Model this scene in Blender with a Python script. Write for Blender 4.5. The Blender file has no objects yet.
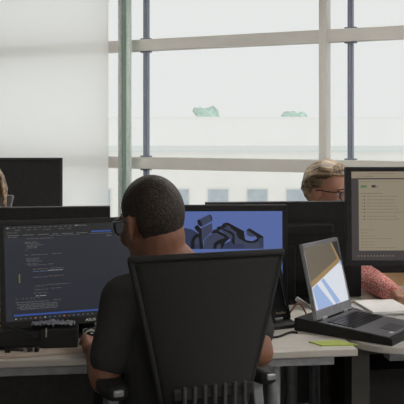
import bpy, bmesh, math, random
from mathutils import Vector, Matrix, Euler
random.seed(7)
PI = math.pi
F, HX, HY, CZ = 842.0, 202.0, 131.0, 1.385      # focal length in pixels, horizon row, eye height

scene = bpy.context.scene
COL = scene.collection

def P(px, py, d):
    "point of the place seen at (px,py) at distance d from the camera plane"
    return Vector(((px-HX)/F*d, d, CZ-(py-HY)/F*d))

# ------------------------------------------------------------------ materials
MATS = {}
def lin(c):
    return tuple(((v/255)/12.92 if v/255 <= .04045 else ((v/255+.055)/1.055)**2.4) for v in c)
def mat(name, rgb, rough=.5, metal=0.0, vary=.12, scale=40.0, spec=.5, bump=0.0, coat=0.0, stretch=None):
    if name in MATS: return MATS[name]
    m = bpy.data.materials.new(name); m.use_nodes = True
    nt = m.node_tree; b = nt.nodes['Principled BSDF']
    tc = nt.nodes.new('ShaderNodeTexCoord'); mp = nt.nodes.new('ShaderNodeMapping')
    if stretch: mp.inputs['Scale'].default_value = stretch
    nz = nt.nodes.new('ShaderNodeTexNoise'); nz.inputs['Scale'].default_value = scale; nz.inputs['Detail'].default_value = 3
    cr = nt.nodes.new('ShaderNodeValToRGB')
    cr.color_ramp.elements[0].position = .3; cr.color_ramp.elements[1].position = .7
    cr.color_ramp.elements[0].color = (*[v*(1-vary) for v in rgb], 1)
    cr.color_ramp.elements[1].color = (*[min(1, v*(1+vary)) for v in rgb], 1)
    nt.links.new(tc.outputs['Object'], mp.inputs['Vector']); nt.links.new(mp.outputs['Vector'], nz.inputs['Vector'])
    nt.links.new(nz.outputs['Fac'], cr.inputs['Fac']); nt.links.new(cr.outputs['Color'], b.inputs['Base Color'])
    b.inputs['Roughness'].default_value = rough; b.inputs['Metallic'].default_value = metal
    b.inputs['Specular IOR Level'].default_value = spec
    if coat: b.inputs['Coat Weight'].default_value = coat
    if bump:
        bp = nt.nodes.new('ShaderNodeBump'); bp.inputs['Strength'].default_value = bump; bp.inputs['Distance'].default_value = .004
        nt.links.new(nz.outputs['Fac'], bp.inputs['Height']); nt.links.new(bp.outputs['Normal'], b.inputs['Normal'])
    MATS[name] = m; return m
def emit(name, rgb255, k=1.0, base=(.008, .008, .009), rough=.35, vary=.05):
    "a lit screen: dark glossy panel that gives off its own light"
    if name in MATS: return MATS[name]
    m = mat(name, base, rough, spec=.25, vary=vary)
    b = m.node_tree.nodes['Principled BSDF']
    b.inputs['Emission Color'].default_value = (*lin(rgb255), 1); b.inputs['Emission Strength'].default_value = k
    return m
def glass(name, tint=(.97, .99, .98), gl=.04):
    if name in MATS: return MATS[name]
    m = bpy.data.materials.new(name); m.use_nodes = True; nt = m.node_tree
    for n in list(nt.nodes): nt.nodes.remove(n)
    o = nt.nodes.new('ShaderNodeOutputMaterial'); mx = nt.nodes.new('ShaderNodeMixShader')
    t = nt.nodes.new('ShaderNodeBsdfTransparent'); g = nt.nodes.new('ShaderNodeBsdfGlossy')
    t.inputs['Color'].default_value = (*tint, 1); g.inputs['Roughness'].default_value = .03
    mx.inputs['Fac'].default_value = gl
    nt.links.new(t.outputs[0], mx.inputs[1]); nt.links.new(g.outputs[0], mx.inputs[2]); nt.links.new(mx.outputs[0], o.inputs[0])
    MATS[name] = m; return m
def blind_mat():
    m = bpy.data.materials.new('blind_cloth'); m.use_nodes = True; nt = m.node_tree
    for n in list(nt.nodes): nt.nodes.remove(n)
    o = nt.nodes.new('ShaderNodeOutputMaterial'); mx = nt.nodes.new('ShaderNodeMixShader')
    t = nt.nodes.new('ShaderNodeBsdfTranslucent'); d = nt.nodes.new('ShaderNodeBsdfDiffuse')
    tp = nt.nodes.new('ShaderNodeBsdfTransparent'); m2 = nt.nodes.new('ShaderNodeMixShader')
    nz = nt.nodes.new('ShaderNodeTexNoise'); nz.inputs['Scale'].default_value = 3
    cr = nt.nodes.new('ShaderNodeValToRGB')
    cr.color_ramp.elements[0].color = (1, 1, .985, 1); cr.color_ramp.elements[1].color = (1, 1, 1, 1)
    nt.links.new(nz.outputs['Fac'], cr.inputs['Fac']); nt.links.new(cr.outputs['Color'], t.inputs['Color'])
    d.inputs['Color'].default_value = (.93, .93, .91, 1)
    mx.inputs['Fac'].default_value = .06; m2.inputs['Fac'].default_value = .32
    nt.links.new(t.outputs[0], mx.inputs[1]); nt.links.new(d.outputs[0], mx.inputs[2])
    nt.links.new(mx.outputs[0], m2.inputs[1]); nt.links.new(tp.outputs[0], m2.inputs[2]); nt.links.new(m2.outputs[0], o.inputs[0])
    return m

BLACK   = mat('black_plastic', (.027, .027, .028), .6, spec=.2)
BLACKG  = mat('glossy_black_plastic', (.024, .024, .025), .25, spec=.4)
BEZEL   = mat('matt_black_bezel', (.032, .032, .033), .6, spec=.2)
FABRIC  = mat('black_cotton', (.055, .055, .055), .95, spec=.06, bump=.25, scale=220)
MESHF   = mat('black_chair_mesh', (.040, .040, .041), .85, spec=.1, bump=.3, scale=400)
TROUS   = mat('dark_trousers', (.07, .07, .075), .95, spec=.06)
SILVER  = mat('grey_painted_steel', (.34, .35, .37), .4, metal=.25)
DSTEEL  = mat('dark_bronze_steel', (.06, .056, .048), .5, metal=.1)
DESK    = mat('pale_laminate', (.60, .565, .52), .42, vary=.05, scale=8, stretch=(1, 12, 1))
DESKE   = mat('desk_edge_band', (.66, .65, .63), .4, vary=.03)
PAPER   = mat('white_paper', (.82, .81, .79), .8, vary=.03)
KRAFT   = mat('tan_paper', (.50, .41, .33), .85, vary=.06)
SKIN    = mat('skin', (.42, .21, .14), .5, vary=.08, scale=30, spec=.35)
DSKIN   = mat('shaded_skin', (.26, .12, .075), .5, vary=.08, scale=30, spec=.35)  # the man's backlit shade is put into this darker skin colour
LIPS    = mat('lips', (.40, .14, .11), .45)
HAIRD   = mat('dark_brown_hair', (.042, .032, .026), .6, vary=.5, scale=160, spec=.3, bump=.6)
BROW    = mat('eyebrow_hair', (.05, .03, .02), .7)
EYEW    = mat('eye_white', (.75, .73, .70), .2, vary=.02)
LENS    = glass('spectacle_lens', (.90, .92, .97), .14)
GLASSW  = glass('window_glass', (.985, .992, .988), .003)
GLASSG  = glass('green_glass', (.72, .83, .78), .06)

def hair_blonde():
    m = mat('streaked_blonde_hair', (.30, .19, .09), .42, vary=.1, scale=12, spec=.5, bump=.9, stretch=(7, .8, 5))
    cr = [n for n in m.node_tree.nodes if n.type == 'VALTORGB'][0].color_ramp
    cr.elements[0].position = .36; cr.elements[0].color = (.06, .036, .018, 1)
    cr.elements[1].position = .66; cr.elements[1].color = (.46, .32, .18, 1)
    return m
HAIRB = hair_blonde()
def knit():
    m = mat('red_white_knit', (.5, .1, .09), .95, spec=.05)
    nt = m.node_tree; b = nt.nodes['Principled BSDF']
    tc = nt.nodes.new('ShaderNodeTexCoord'); v = nt.nodes.new('ShaderNodeTexVoronoi'); v.inputs['Scale'].default_value = 150
    nt.links.new(tc.outputs['Object'], v.inputs['Vector'])
    cr = nt.nodes.new('ShaderNodeValToRGB')
    cr.color_ramp.elements[0].position = .30; cr.color_ramp.elements[0].color = (.60, .12, .10, 1)
    cr.color_ramp.elements[1].position = .75; cr.color_ramp.elements[1].color = (.84, .52, .48, 1)
    nt.links.new(v.outputs['Distance'], cr.inputs['Fac']); nt.links.new(cr.outputs['Color'], b.inputs['Base Color'])
    bp = nt.nodes.new('ShaderNodeBump'); bp.inputs['Strength'].default_value = .7; bp.inputs['Distance'].default_value = .004
    nt.links.new(v.outputs['Distance'], bp.inputs['Height']); nt.links.new(bp.outputs['Normal'], b.inputs['Normal'])
    return m
KNIT = knit()

# ------------------------------------------------------------------ mesh helpers
def link(name, me, parent=None, m=None):
    o = bpy.data.objects.new(name, me); COL.objects.link(o)
    if parent is not None: o.parent = parent
    for x in (m if isinstance(m, (list, tuple)) else [m] if m else []): me.materials.append(x)
    return o
def obj(name, bm, m, parent=None, smooth=False, bevel=0, seg=2, loc=None, rotz=0):
    me = bpy.data.meshes.new(name)
    bmesh.ops.recalc_face_normals(bm, faces=bm.faces)
    if smooth:
        for f in bm.faces: f.smooth = True
    bm.to_mesh(me); bm.free()
    o = link(name, me, parent, m)
    if bevel:
        b = o.modifiers.new('bevel', 'BEVEL'); b.width = bevel; b.segments = seg; b.limit_method = 'ANGLE'; b.angle_limit = math.radians(40)
    if loc is not None: o.location = loc
    if rotz: o.rotation_euler.z = rotz
    return o
def thing(name, label, cat, loc=(0, 0, 0), rotz=0, group=None):
    o = bpy.data.objects.new(name, None); COL.objects.link(o); o.empty_display_size = .1
    o.location = loc; o.rotation_euler = (0, 0, rotz); o['label'] = label; o['category'] = cat
    if group: o['group'] = group
    return o
def tag(o, label, cat, group=None, kind=None):
    o['label'] = label; o['category'] = cat
    if group: o['group'] = group
    if kind: o['kind'] = kind
    return o
def struct(o): o['kind'] = 'structure'; return o
def box(bm, c, s, rot=None, mi=0):
    M = Matrix.Translation(Vector(c))
    if rot is not None: M = M @ (rot.to_matrix().to_4x4() if isinstance(rot, Euler) else rot)
    r = bmesh.ops.create_cube(bm, size=1, matrix=M @ Matrix.Diagonal((*s, 1)))
    for v in r['verts']:
        for f in v.link_faces: f.material_index = mi
    return bm
def B(): return bmesh.new()
def bx(x0, y0, z0, x1, y1, z1): return box(B(), ((x0+x1)/2, (y0+y1)/2, (z0+z1)/2), (x1-x0, y1-y0, z1-z0))
def cyl(bm, p0, p1, r0, r1=None, n=20):
    p0, p1 = Vector(p0), Vector(p1); d = p1-p0
    M = Matrix.Translation((p0+p1)/2) @ d.to_track_quat('Z', 'Y').to_matrix().to_4x4()
    bmesh.ops.create_cone(bm, cap_ends=True, segments=n, radius1=r0, radius2=r0 if r1 is None else r1, depth=d.length, matrix=M)
    return bm
def ell(bm, c, r, M=None, u=20, v=12):
    T = Matrix.Translation(Vector(c)) @ Matrix.Diagonal((*(r if hasattr(r, '__len__') else (r, r, r)), 1))
    bmesh.ops.create_uvsphere(bm, u_segments=u, v_segments=v, radius=1, matrix=(M @ T) if M else T)
    return bm
def chain(bm, pts, M=None, n=14):
    pts = [((M @ Vector(p)) if M else Vector(p), r) for p, r in pts]
    for p, r in pts: ell(bm, p, r, u=n, v=8)
    for (p, r), (q, s) in zip(pts, pts[1:]):
        if (p-q).length > 1e-5: cyl(bm, p, q, r, s, n)
    return bm
def loft(bm, secs, n=28, cap=True):
    "secs: (centre, x radius, y radius, yaw, power) horizontal rings"
    rings = []
    for s in secs:
        c, rx, ry = Vector(s[0]), s[1], s[2]; yaw = s[3] if len(s) > 3 else 0; pw = s[4] if len(s) > 4 else 1
        R = []
        for k in range(n):
            a = 2*PI*k/n; ca, sa = math.cos(a), math.sin(a)
            x = rx*math.copysign(abs(ca)**pw, ca); y = ry*math.copysign(abs(sa)**pw, sa)
            R.append(bm.verts.new(c+Vector((x*math.cos(yaw)-y*math.sin(yaw), x*math.sin(yaw)+y*math.cos(yaw), 0))))
        rings.append(R)
    for a, b in zip(rings, rings[1:]):
        for k in range(n): bm.faces.new((a[k], a[(k+1) % n], b[(k+1) % n], b[k]))
    if cap: bm.faces.new(rings[0][::-1]); bm.faces.new(rings[-1])
    return bm
def tube(name, pts, r, m, parent=None, res=6, cyclic=False):
    cu = bpy.data.curves.new(name, 'CURVE'); cu.dimensions = '3D'; cu.bevel_depth = r; cu.bevel_resolution = 2; cu.resolution_u = res
    sp = cu.splines.new('NURBS'); sp.points.add(len(pts)-1)
    for q, p in zip(sp.points, pts): q.co = (*p, 1)
    sp.order_u = min(4, len(pts)); sp.use_endpoint_u = not cyclic; sp.use_cyclic_u = cyclic; cu.use_fill_caps = True
    t = bpy.data.objects.new('tmp', cu); COL.objects.link(t)
    me = bpy.data.meshes.new_from_object(t.evaluated_get(bpy.context.evaluated_depsgraph_get()))
    bpy.data.objects.remove(t); me.name = name; me.materials.clear()
    for f in me.polygons: f.use_smooth = True
    return link(name, me, parent, m)
def text(name, s, size, m, parent, M, depth=.0004):
    cu = bpy.data.curves.new(name, 'FONT'); cu.body = s; cu.size = size; cu.extrude = depth; cu.align_x = 'CENTER'; cu.align_y = 'CENTER'
    cu.offset = size*.012
    t = bpy.data.objects.new('tmp', cu); COL.objects.link(t)
    me = bpy.data.meshes.new_from_object(t.evaluated_get(bpy.context.evaluated_depsgraph_get()))
    bpy.data.objects.remove(t); me.transform(M); me.materials.clear(); me.name = name
    return link(name, me, parent, m)
def blob(name, bm, m, parent, voxel=.005, it=6, fac=.5, disp=0):
    "merge overlapping solids into one continuous smooth surface"
    me = bpy.data.meshes.new('t'); bm.to_mesh(me); bm.free()
    t = bpy.data.objects.new('tmp', me); COL.objects.link(t)
    r = t.modifiers.new('r', 'REMESH'); r.mode = 'VOXEL'; r.voxel_size = voxel; r.use_smooth_shade = True
    s = t.modifiers.new('s', 'SMOOTH'); s.iterations = it; s.factor = fac
    out = bpy.data.meshes.new_from_object(t.evaluated_get(bpy.context.evaluated_depsgraph_get()))
    bpy.data.objects.remove(t); out.name = name
    for f in out.polygons: f.use_smooth = True
    return link(name, out, parent, m)

# ------------------------------------------------------------------ the room
WE = Vector((.9015, -.4327, 0)); WN = Vector((.4327, .9015, 0)); W0 = Vector((0, 7, 0))   # window wall: along, outward, origin
WANG = math.atan2(WE.y, WE.x)
def wbox(s0, s1, n0, n1, z0, z1, bm=None):
    bm = bm or B()
    c = W0+WE*(s0+s1)/2+WN*(n0+n1)/2; c.z = (z0+z1)/2
    return box(bm, c, (s1-s0, n1-n0, z1-z0), Matrix.Rotation(WANG, 4, 'Z'))
SL, SR = -5.0, 4.858
pl = W0+WE*SL; pr = W0+WE*SR
CEIL = 3.0
CARPET = mat('dark_carpet', (.11, .105, .10), .95, vary=.25, scale=300, spec=.05)
WHITEW = mat('white_wall_paint', (.70, .70, .68), .8, vary=.02, scale=4)
DARKW  = mat('pale_wall_paint', (.70, .69, .67), .8, vary=.04, scale=4)
CEILM  = mat('ceiling_paint', (.74, .74, .72), .9, vary=.02, scale=4)
XL, XR, YB = pl.x, pr.x, -3.0
def slab(z0, z1):
    bm = B()
    pts = [(XL-.2, YB-.2), (XR+.2, YB-.2), (XR+.2, pr.y+.15), (XL-.2, pl.y+.35)]
    lo = [bm.verts.new((x, y, z0)) for x, y in pts]; hi = [bm.verts.new((x, y, z1)) for x, y in pts]
    bm.faces.new(lo); bm.faces.new(hi)
    for k in range(4): bm.faces.new((lo[k], lo[(k+1) % 4], hi[(k+1) % 4], hi[k]))
    return bm
struct(obj('floor', slab(-.1, 0), CARPET))
struct(obj('ceiling', slab(CEIL, CEIL+.1), CEILM))
struct(obj('wall_back', bx(XL-.15, YB-.15, 0, XR+.15, YB, CEIL), DARKW))
struct(obj('wall_left', bx(XL-.15, YB, 0, XL, pl.y+.1, CEIL), mat('slate_wall_paint', (.10, .10, .11), .8, vary=.04, scale=4)))
# unseen right wall; its wide window opening is added to brighten the room
bm = bx(XR, YB, 0, XR+.15, pr.y, .9); box(bm, (XR+.075, (YB+pr.y)/2, 2.85), (.15, pr.y-YB, .3))
box(bm, (XR+.075, (YB+.5)/2, 1.8), (.15, .5-YB, 1.8)); box(bm, (XR+.075, pr.y-.1, 1.8), (.15, .2, 1.8))
struct(obj('wall_right', bm, WHITEW))
w2 = struct(obj('added_window_2', B(), None)) if False else None
FRAMEM = mat('warm_grey_window_steel', (.66, .64, .60), .5, vary=.04, scale=6)
SASHM  = mat('blue_grey_sash', (.20, .225, .29), .45, vary=.06)
GROOVE = mat('sash_light_edge', (.30, .33, .40), .4)
bm = B()
for y in (.55, 1.9, 3.25, pr.y-.25): box(bm, (XR+.05, y, 1.8), (.08, .06, 1.8))
for z in (.93, 2.67): box(bm, (XR+.05, (.5+pr.y-.2)/2, z), (.1, pr.y-.7, .06))
win2 = struct(obj('added_window_2', bm, FRAMEM))
obj('pane', bx(XR+.045, .5, .9, XR+.055, pr.y-.2, 2.7), GLASSW, win2)
# window wall
bm = wbox(SL, SR, 0, .2, 0, .25); struct(obj('wall_window_side', bm, WHITEW))
bm = B()
ms = [-.742+1.8*k for k in range(-2, 4)]
for s in ms: wbox(s-.03, s+.03, -.06, .06, .25, CEIL, bm)
win1 = struct(obj('window_1', bm, FRAMEM, bevel=.004))
UT, LT = (2.07, 2.17), (1.06, 1.162)
for (z0, z1) in (UT, LT, (.25, .31), (CEIL-.06, CEIL)):
    obj('transom', wbox(SL, SR, -.03, .05, z0, z1), FRAMEM, win1, bevel=.004)
for s in ms:
    for (z0, z1) in ((.31, LT[0]), (LT[1], UT[0]), (UT[1], CEIL-.06)):
        sb = obj('sash', wbox(s+.181, s+.219, .0, .045, z0, z1), SASHM, win1)
        obj('bead', wbox(s+.196, s+.204, -.006, .0, z0, z1), GROOVE, sb)
        for zz in (z0, z1-.012):
            obj('sash_end', wbox(s+.16, s+.25, -.012, .03, zz, zz+.012), SASHM, sb)
obj('pane', wbox(SL, SR, .02, .026, .31, CEIL-.06), GLASSW, win1)
# glass partition seen edge on beside the left mullion
gp = thing('glass_partition', 'narrow green-tinted glass partition seen edge-on beside the left window mullion', 'glass partition', (0, 0, 0))
gp['kind'] = 'structure'; gp.name = 'trim_1'
for c in ('label', 'category'): del gp[c]
GEDGE = mat('green_glass_edge', (.66, .76, .70), .3, vary=.08)
obj('glass_sheet', wbox(-.70, -.625, -.155, -.145, 0, CEIL), GLASSG, gp)
obj('glass_edge', wbox(-.632, -.598, -.165, -.135, 0, CEIL), GEDGE, gp)
obj('glass_edge', wbox(-.712, -.685, -.165, -.135, 0, CEIL), mat('pale_aluminium', (.52, .53, .53), .4), gp)
# roller blinds
bmat = blind_mat()
bl = thing('roller_blind', 'large white roller blind drawn down over the windows on the left', 'blind', (0, 0, 0))
obj('cloth', wbox(-2.75, -.822, -.145, -.143, .4, 2.9), bmat, bl)
obj('bottom_bar', wbox(-2.75, -.822, -.153, -.135, .375, .4), SILVER, bl)
obj('roller', wbox(-2.78, -.80, -.19, -.10, 2.9, 2.99), WHITEW, bl)

# fill lamps added out of view on the ceiling to brighten the room
FILL_LAMP = mat('fill_lamp_diffuser', (.8, .8, .8), .5)
b_ = FILL_LAMP.node_tree.nodes['Principled BSDF']; b_.inputs['Emission Color'].default_value = (1, .96, .90, 1); b_.inputs['Emission Strength'].default_value = 32
for k, (x, y) in enumerate([(3.2, -1.0), (2.9, 1.2), (.6, -1.7), (-1.6, 5.6), (.8, 4.4), (2.9, 3.6)]):
    place = ['in the back right corner of the room', 'at the right rear', 'halfway along the back wall', 'before the white blind', 'over the right desks', 'by the right wall', 'near the windows'][k]
    t = thing('added_fill_light', 'added rectangular fill lamp on the ceiling '+place, 'ceiling light', (x, y, CEIL), 0, 'added fill lamps')
    obj('frame', bx(-.62, -.17, -.05, .62, .17, 0), SILVER, t)
    obj('diffuser', bx(-.6, -.15, -.056, .6, .15, -.046), FILL_LAMP, t)

# ------------------------------------------------------------------ outside
FAC = mat('cream_render', (.93, .925, .88), .95, vary=.03, scale=.6)
FAC2 = mat('white_render', (.985, .985, .98), .95, vary=.01, scale=.6)
OWIN = mat('pale_shutter_frame', (.80, .80, .78), .8, vary=.03)
OPANE = mat('blue_grey_window_pane', (.50, .56, .60), .3, vary=.1, scale=3)
bd = thing('building', 'cream rendered building outside with a row of small square windows', 'building', (0, 30, -9))
w = B(); box(w, (0, 4, 4.85), (44, 8, 9.7)); obj('wall', w, FAC, bd)
obj('cornice', bx(-22.1, -.12, 9.63, 22.1, 8.1, 9.72), mat('grey_cornice', (.80, .83, .81), .9), bd)
for row in range(3):
    for k in range(-6, 9):
        cx = (218+39.2*k-202)/842*30; z1 = 9+P(0, 188, 30).z-row*2.6
        f = obj('window', bx(cx-.40, -.05, z1-1.2, cx+.40, 0.02, z1), OWIN, bd)
        obj('pane', bx(cx-.35, -.06, z1-1.15, cx+.35, -.04, z1-.05), OPANE, f)
bd = thing('building', 'tall white building farther off whose roof line cuts the trees', 'building', (0, 52, -9))
zr = 9+P(0, 117, 52).z
w = B(); box(w, (0, 4, zr/2), (80, 8, zr)); obj('wall', w, FAC2, bd)
obj('roof_edge', bx(-40, -.1, zr-.02, 40, 8, zr+.02), FAC2, bd)
LEAF = mat('haze_painted_leaves', (.60, .77, .69), .9, vary=.25, scale=1.2)  # distance haze is painted into this pale leaf colour
BARK = mat('grey_bark', (.3, .27, .23), .9)
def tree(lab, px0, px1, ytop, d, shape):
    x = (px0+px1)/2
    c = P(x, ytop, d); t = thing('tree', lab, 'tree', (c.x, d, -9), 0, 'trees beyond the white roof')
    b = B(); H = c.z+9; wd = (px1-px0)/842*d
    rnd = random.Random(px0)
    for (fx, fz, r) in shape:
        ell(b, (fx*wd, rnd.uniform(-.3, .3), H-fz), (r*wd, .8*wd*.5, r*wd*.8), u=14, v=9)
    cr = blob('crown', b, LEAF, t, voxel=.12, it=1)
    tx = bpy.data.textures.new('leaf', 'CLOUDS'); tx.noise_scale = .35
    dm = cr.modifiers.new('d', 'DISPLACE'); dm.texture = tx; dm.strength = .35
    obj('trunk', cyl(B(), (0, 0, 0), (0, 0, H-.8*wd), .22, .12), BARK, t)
tree('haze-painted green tree with a pointed left tip above the white roof', 192, 219, 106, 66,
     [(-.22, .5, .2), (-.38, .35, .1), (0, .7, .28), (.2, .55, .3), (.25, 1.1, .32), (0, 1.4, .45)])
tree('low haze-painted green treetop barely above the white roof at the right', 281, 307, 112.6, 66,
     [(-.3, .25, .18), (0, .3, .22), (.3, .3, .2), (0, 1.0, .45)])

# ------------------------------------------------------------------ desks
DZ = .72
DA = math.atan2(.135, 1.06); DU = Vector((math.cos(DA), math.sin(DA), 0)); DW = Vector((-math.sin(DA), math.cos(DA), 0))
DO = Vector((.476, 2.569, 0))
def prism(bm, pts, z0, z1):
    lo = [bm.verts.new((x, y, z0)) for x, y in pts]; hi = [bm.verts.new((x, y, z1)) for x, y in pts]
    bm.faces.new(lo[::-1]); bm.faces.new(hi); n = len(pts)
    for k in range(n): bm.faces.new((lo[k], lo[(k+1) % n], hi[(k+1) % n], hi[k]))
    return bm
def desk(name, label, u0, w0, pts, depth, width, leg_m, beam_m, panel=True, legx=None, beam=True):
    t = thing(name, label, 'desk', DO+DU*u0+DW*w0, DA)
    obj('desktop', prism(B(), pts, DZ-.022, DZ), DESK, t, bevel=.003)
    for (x, y) in (legx or [(.06, .06), (width-.06, .06), (.06, depth-.08), (width-.06, depth-.08)]):
        lg = obj('leg', cyl(B(), (x, y, .012), (x, y, DZ-.022), .021, n=24), leg_m, t, smooth=False)
        obj('foot', cyl(B(), (x, y, 0), (x, y, .014), .028), BLACK, lg)
    if beam:
        obj('beam', bx(.05, .015, DZ-.05, width-.07, .05, DZ-.0225), beam_m, t, bevel=.002)
    if panel: obj('added_dark_panel', bx(.1, depth-.03, .15, width-.1, depth-.012, DZ-.03), mat('dark_grey_panel', (.11, .11, .11), .8), t)  # dark sheet added to keep the space under the desk dark
    return t
def corner(x0, y0, x1, y1, r_fl):
    pts = []
    for k in range(13):
        a = PI + (PI/2)*k/12; pts.append((x0+r_fl+r_fl*math.cos(a), y0+r_fl+r_fl*math.sin(a)))
    return pts+[(x1, y0), (x1, y1), (x0, y1)]
DW_ = 1.9
desk('office_desk', 'long pale desk with a silver round leg that the man in black sits at', -DW_, 0,
     [(0, 0), (DW_, 0), (DW_, .70), (0, .70)], .70, DW_, SILVER, SILVER, legx=[(.06, .06), (DW_-.245, .08), (.06, .62), (DW_-.06, .62)])
desk('office_desk', 'pale desk with rounded front corner under the open laptop on the right', .012, 0,
     corner(0, 0, 1.5, .70, .15), .70, 1.5, DSTEEL, SILVER, legx=[(1.44, .06), (.06, .62), (1.44, .62)], beam=False)
rd = bpy.data.objects['office_desk.001']
obj('leg_column', bx(.0, .10, .012, .058, .18, DZ-.0225), DSTEEL, rd)
obj('support_rail', bx(.11, .06, DZ-.058, 1.4, .12, DZ-.0225), SILVER, rd, bevel=.002)
obj('under_rail', bx(.0, .19, DZ-.07, .5, .23, DZ-.0225), DSTEEL, rd)
desk('office_desk', 'pale desk behind the two left monitors where the fair-haired person sits', -DW_, .72,
     [(0, 0), (DW_, 0), (DW_, .55), (0, .55)], .55, DW_, SILVER, SILVER)
desk('office_desk', 'pale desk at the back right where the woman in glasses sits', .012, .72,
     [(0, 0), (1.5, 0), (1.5, .55), (0, .55)], .55, 1.5, SILVER, SILVER)
td = thing('office_desk', 'farther desk carrying the black screen in front of the white blind', 'desk', (-1.30, 6.0, 0), 0)
obj('desktop', bx(-.8, -.35, DZ-.025, .8, .35, DZ), DESK, td, bevel=.003)
for x in (-.72, .72):
    for y in (-.28, .28): obj('leg', cyl(B(), (x, y, 0), (x, y, DZ-.025), .025), SILVER, td)

# ------------------------------------------------------------------ monitors
def quad(bm, pts, mi, layer):
    vs = [bm.verts.new((x, -.0004*layer, z)) for x, z in pts]
    try:
        f = bm.faces.new(vs); f.material_index = mi
    except ValueError: pass
def monitor(label, loc, yaw, W, H, zc, tilt=0, content=None, mats=None, bez=(.016, .016, .022), logo=None, bezm=BEZEL, group='computer monitors', foot=.0, base=(.24, .18)):
    """screen faces local -Y; zc = height of the panel centre above the desk; bez = side, top, bottom"""
    t = thing('computer_monitor', label, 'monitor', loc, yaw, group)
    T = Matrix.Translation((0, 0, zc)) @ Matrix.Rotation(-tilt, 4, 'X')
    b = box(B(), (0, .016, 0), (W, .030, H)); b.transform(T); hs = obj('housing', b, bezm, t, bevel=.004)
    b = box(B(), (0, .042, -.01), (W*.62, .03, H*.62)); b.transform(T); obj('back_cover', b, BLACK, t, bevel=.012)
    s, tp, bt = bez
    for (c, sz) in (((0, -.002, H/2-tp/2), (W, .006, tp)), ((0, -.002, -H/2+bt/2), (W, .006, bt)),
                    ((-W/2+s/2, -.002, (bt-tp)/2), (s, .006, H-tp-bt)), ((W/2-s/2, -.002, (bt-tp)/2), (s, .006, H-tp-bt))):
        b = box(B(), c, sz); b.transform(T); obj('bezel', b, bezm, t, bevel=.0015)
    b = B()
    sw, sh = W-2*s, H-tp-bt; x0, z1 = -sw/2, H/2-tp
    quad(b, [(x0, z1-sh), (x0+sw, z1-sh), (x0+sw, z1), (x0, z1)], 0, 0)
    if content:
        for (pts, mi, ly) in content:
            pts = [(x0+max(0, min(1, u))*sw, z1-max(0, min(1, v))*sh) for u, v in pts]
            if len(set(pts)) > 2: quad(b, pts, mi, ly+1)
    me = bpy.data.meshes.new('screen')
    b.transform(Matrix.Translation((0, -.0005, 0))); b.transform(T)
    b.to_mesh(me); b.free()
    link('screen', me, t, mats or [BLACKG])
    # stand: neck, base plate
    obj('stand_neck', bx(-.035, .05, .012, .035, .075, zc+.02), BLACK, t, bevel=.006)
    obj('stand_base', loft(B(), [((0, .05, 0), base[0]/2, base[1]/2, 0, .6), ((0, .05, .010), base[0]/2, base[1]/2, 0, .6), ((0, .05, .014), base[0]/2-.01, base[1]/2-.01, 0, .6)]), BLACKG, t)
    if logo:
        M = T @ Matrix.Translation((0, -.0056, -H/2+bt/2)) @ Matrix.Rotation(PI/2, 4, 'X')
        text('logo', logo, .0115, PAPER, t, M @ Matrix.Diagonal((1.25, 1, 1, 1)))
    return t

# --- content of the code editor screen
def rect(x0, y0, x1, y1): return [(x0, y1), (x1, y1), (x1, y0), (x0, y0)]
code = []
cu_ = lambda x: (x-4.6)/161.; cv_ = lambda y, x=0: (y-221.2+(-.045*(x-5)*((y-270)/50.) if False else 0))/98.
rc = random.Random(3)
def dash(x0, x1, y, mi=1, h=.75, gap=True):
    x = x0
    while x < x1:
        w = rc.uniform(2.2, 6.5) if gap else x1-x
        e = min(x+w, x1)
        code.append((rect(cu_(x), cv_(y-h/2), cu_(e), cv_(y+h/2)), mi, 2)); x = e+rc.uniform(.5, 1.1)
code.append((rect(0, 0, 1, cv_(234)), 7, 1))
code.append((rect(cu_(11), cv_(314.2), 1, cv_(320)), 7, 1))
for x in range(8, 84, 5): dash(x, x+2.8, 223.6, 1, .8, False)
dash(7, 9, 223.6, 2, 1.2, False)
dash(15, 20, 226.3); dash(27, 30, 226); dash(33, 37, 226); dash(42, 50, 226.2); dash(57, 63, 226); dash(66, 70, 226)
dash(7, 17, 228.6, 1, .7); dash(74, 78, 223, 2, .7); dash(80, 84, 223, 1)
for a, b in ((8, 19), (22, 33), (37, 48), (51, 57), (60, 72), (75, 86)): dash(a, b, 231.4, 1, .9, False)
dash(90, 110, 230.3, 3, 1.7, False); dash(48, 78, 233.0, 1, .6); dash(88, 111, 232.6, 1, .7, False); dash(8, 18, 233.3)
dash(105, 110, 235.3, 1, 1.3, False)
for x0, x1, y, mi in ((26, 52, 235.4, 1), (24, 36, 239, 1), (24, 38, 240.4, 1), (26, 42, 242.2, 1), (26, 36, 243.6, 1), (26, 36, 245, 1), (24, 26, 247.3, 1),
                      (24, 27, 252.3, 1), (30, 46, 252.3, 1), (50, 59, 252, 1), (25, 38, 256.2, 1), (25, 36, 257.6, 1), (26, 40, 259, 1),
                      (25, 36, 261.6, 1), (27, 44, 263, 1), (46, 51, 262.6, 1), (31, 46, 267.3, 4), (48, 61, 267, 1), (31, 46, 269.6, 5), (46, 60, 269.2, 2), (31, 45, 275.6, 1), (46, 61, 275, 4),
                      (33, 42, 284.6, 1), (43, 67, 283.8, 1), (32, 46, 288.4, 1), (48, 58, 287.8, 1), (31, 45, 291.8, 1), (33, 43, 294.7, 2)):
    dash(x0, x1, y, mi, .7)
for x in (14, 20, 24, 28, 31, 35): dash(x, x+1.6, 296.6, 1, .8, False)
for x0, x1, y in ((14, 46, 300.4), (50, 57, 299.8), (15, 54, 302.6), (18, 54, 304.2), (15, 54, 305.8), (18, 54, 307.4)): dash(x0, x1, y, 1, .8)
dash(17.5, 18.8, 276, 6, 9, False)
code.append((rect(cu_(12), cv_(312.4), 1, cv_(314.2)), 3, 3))
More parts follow.
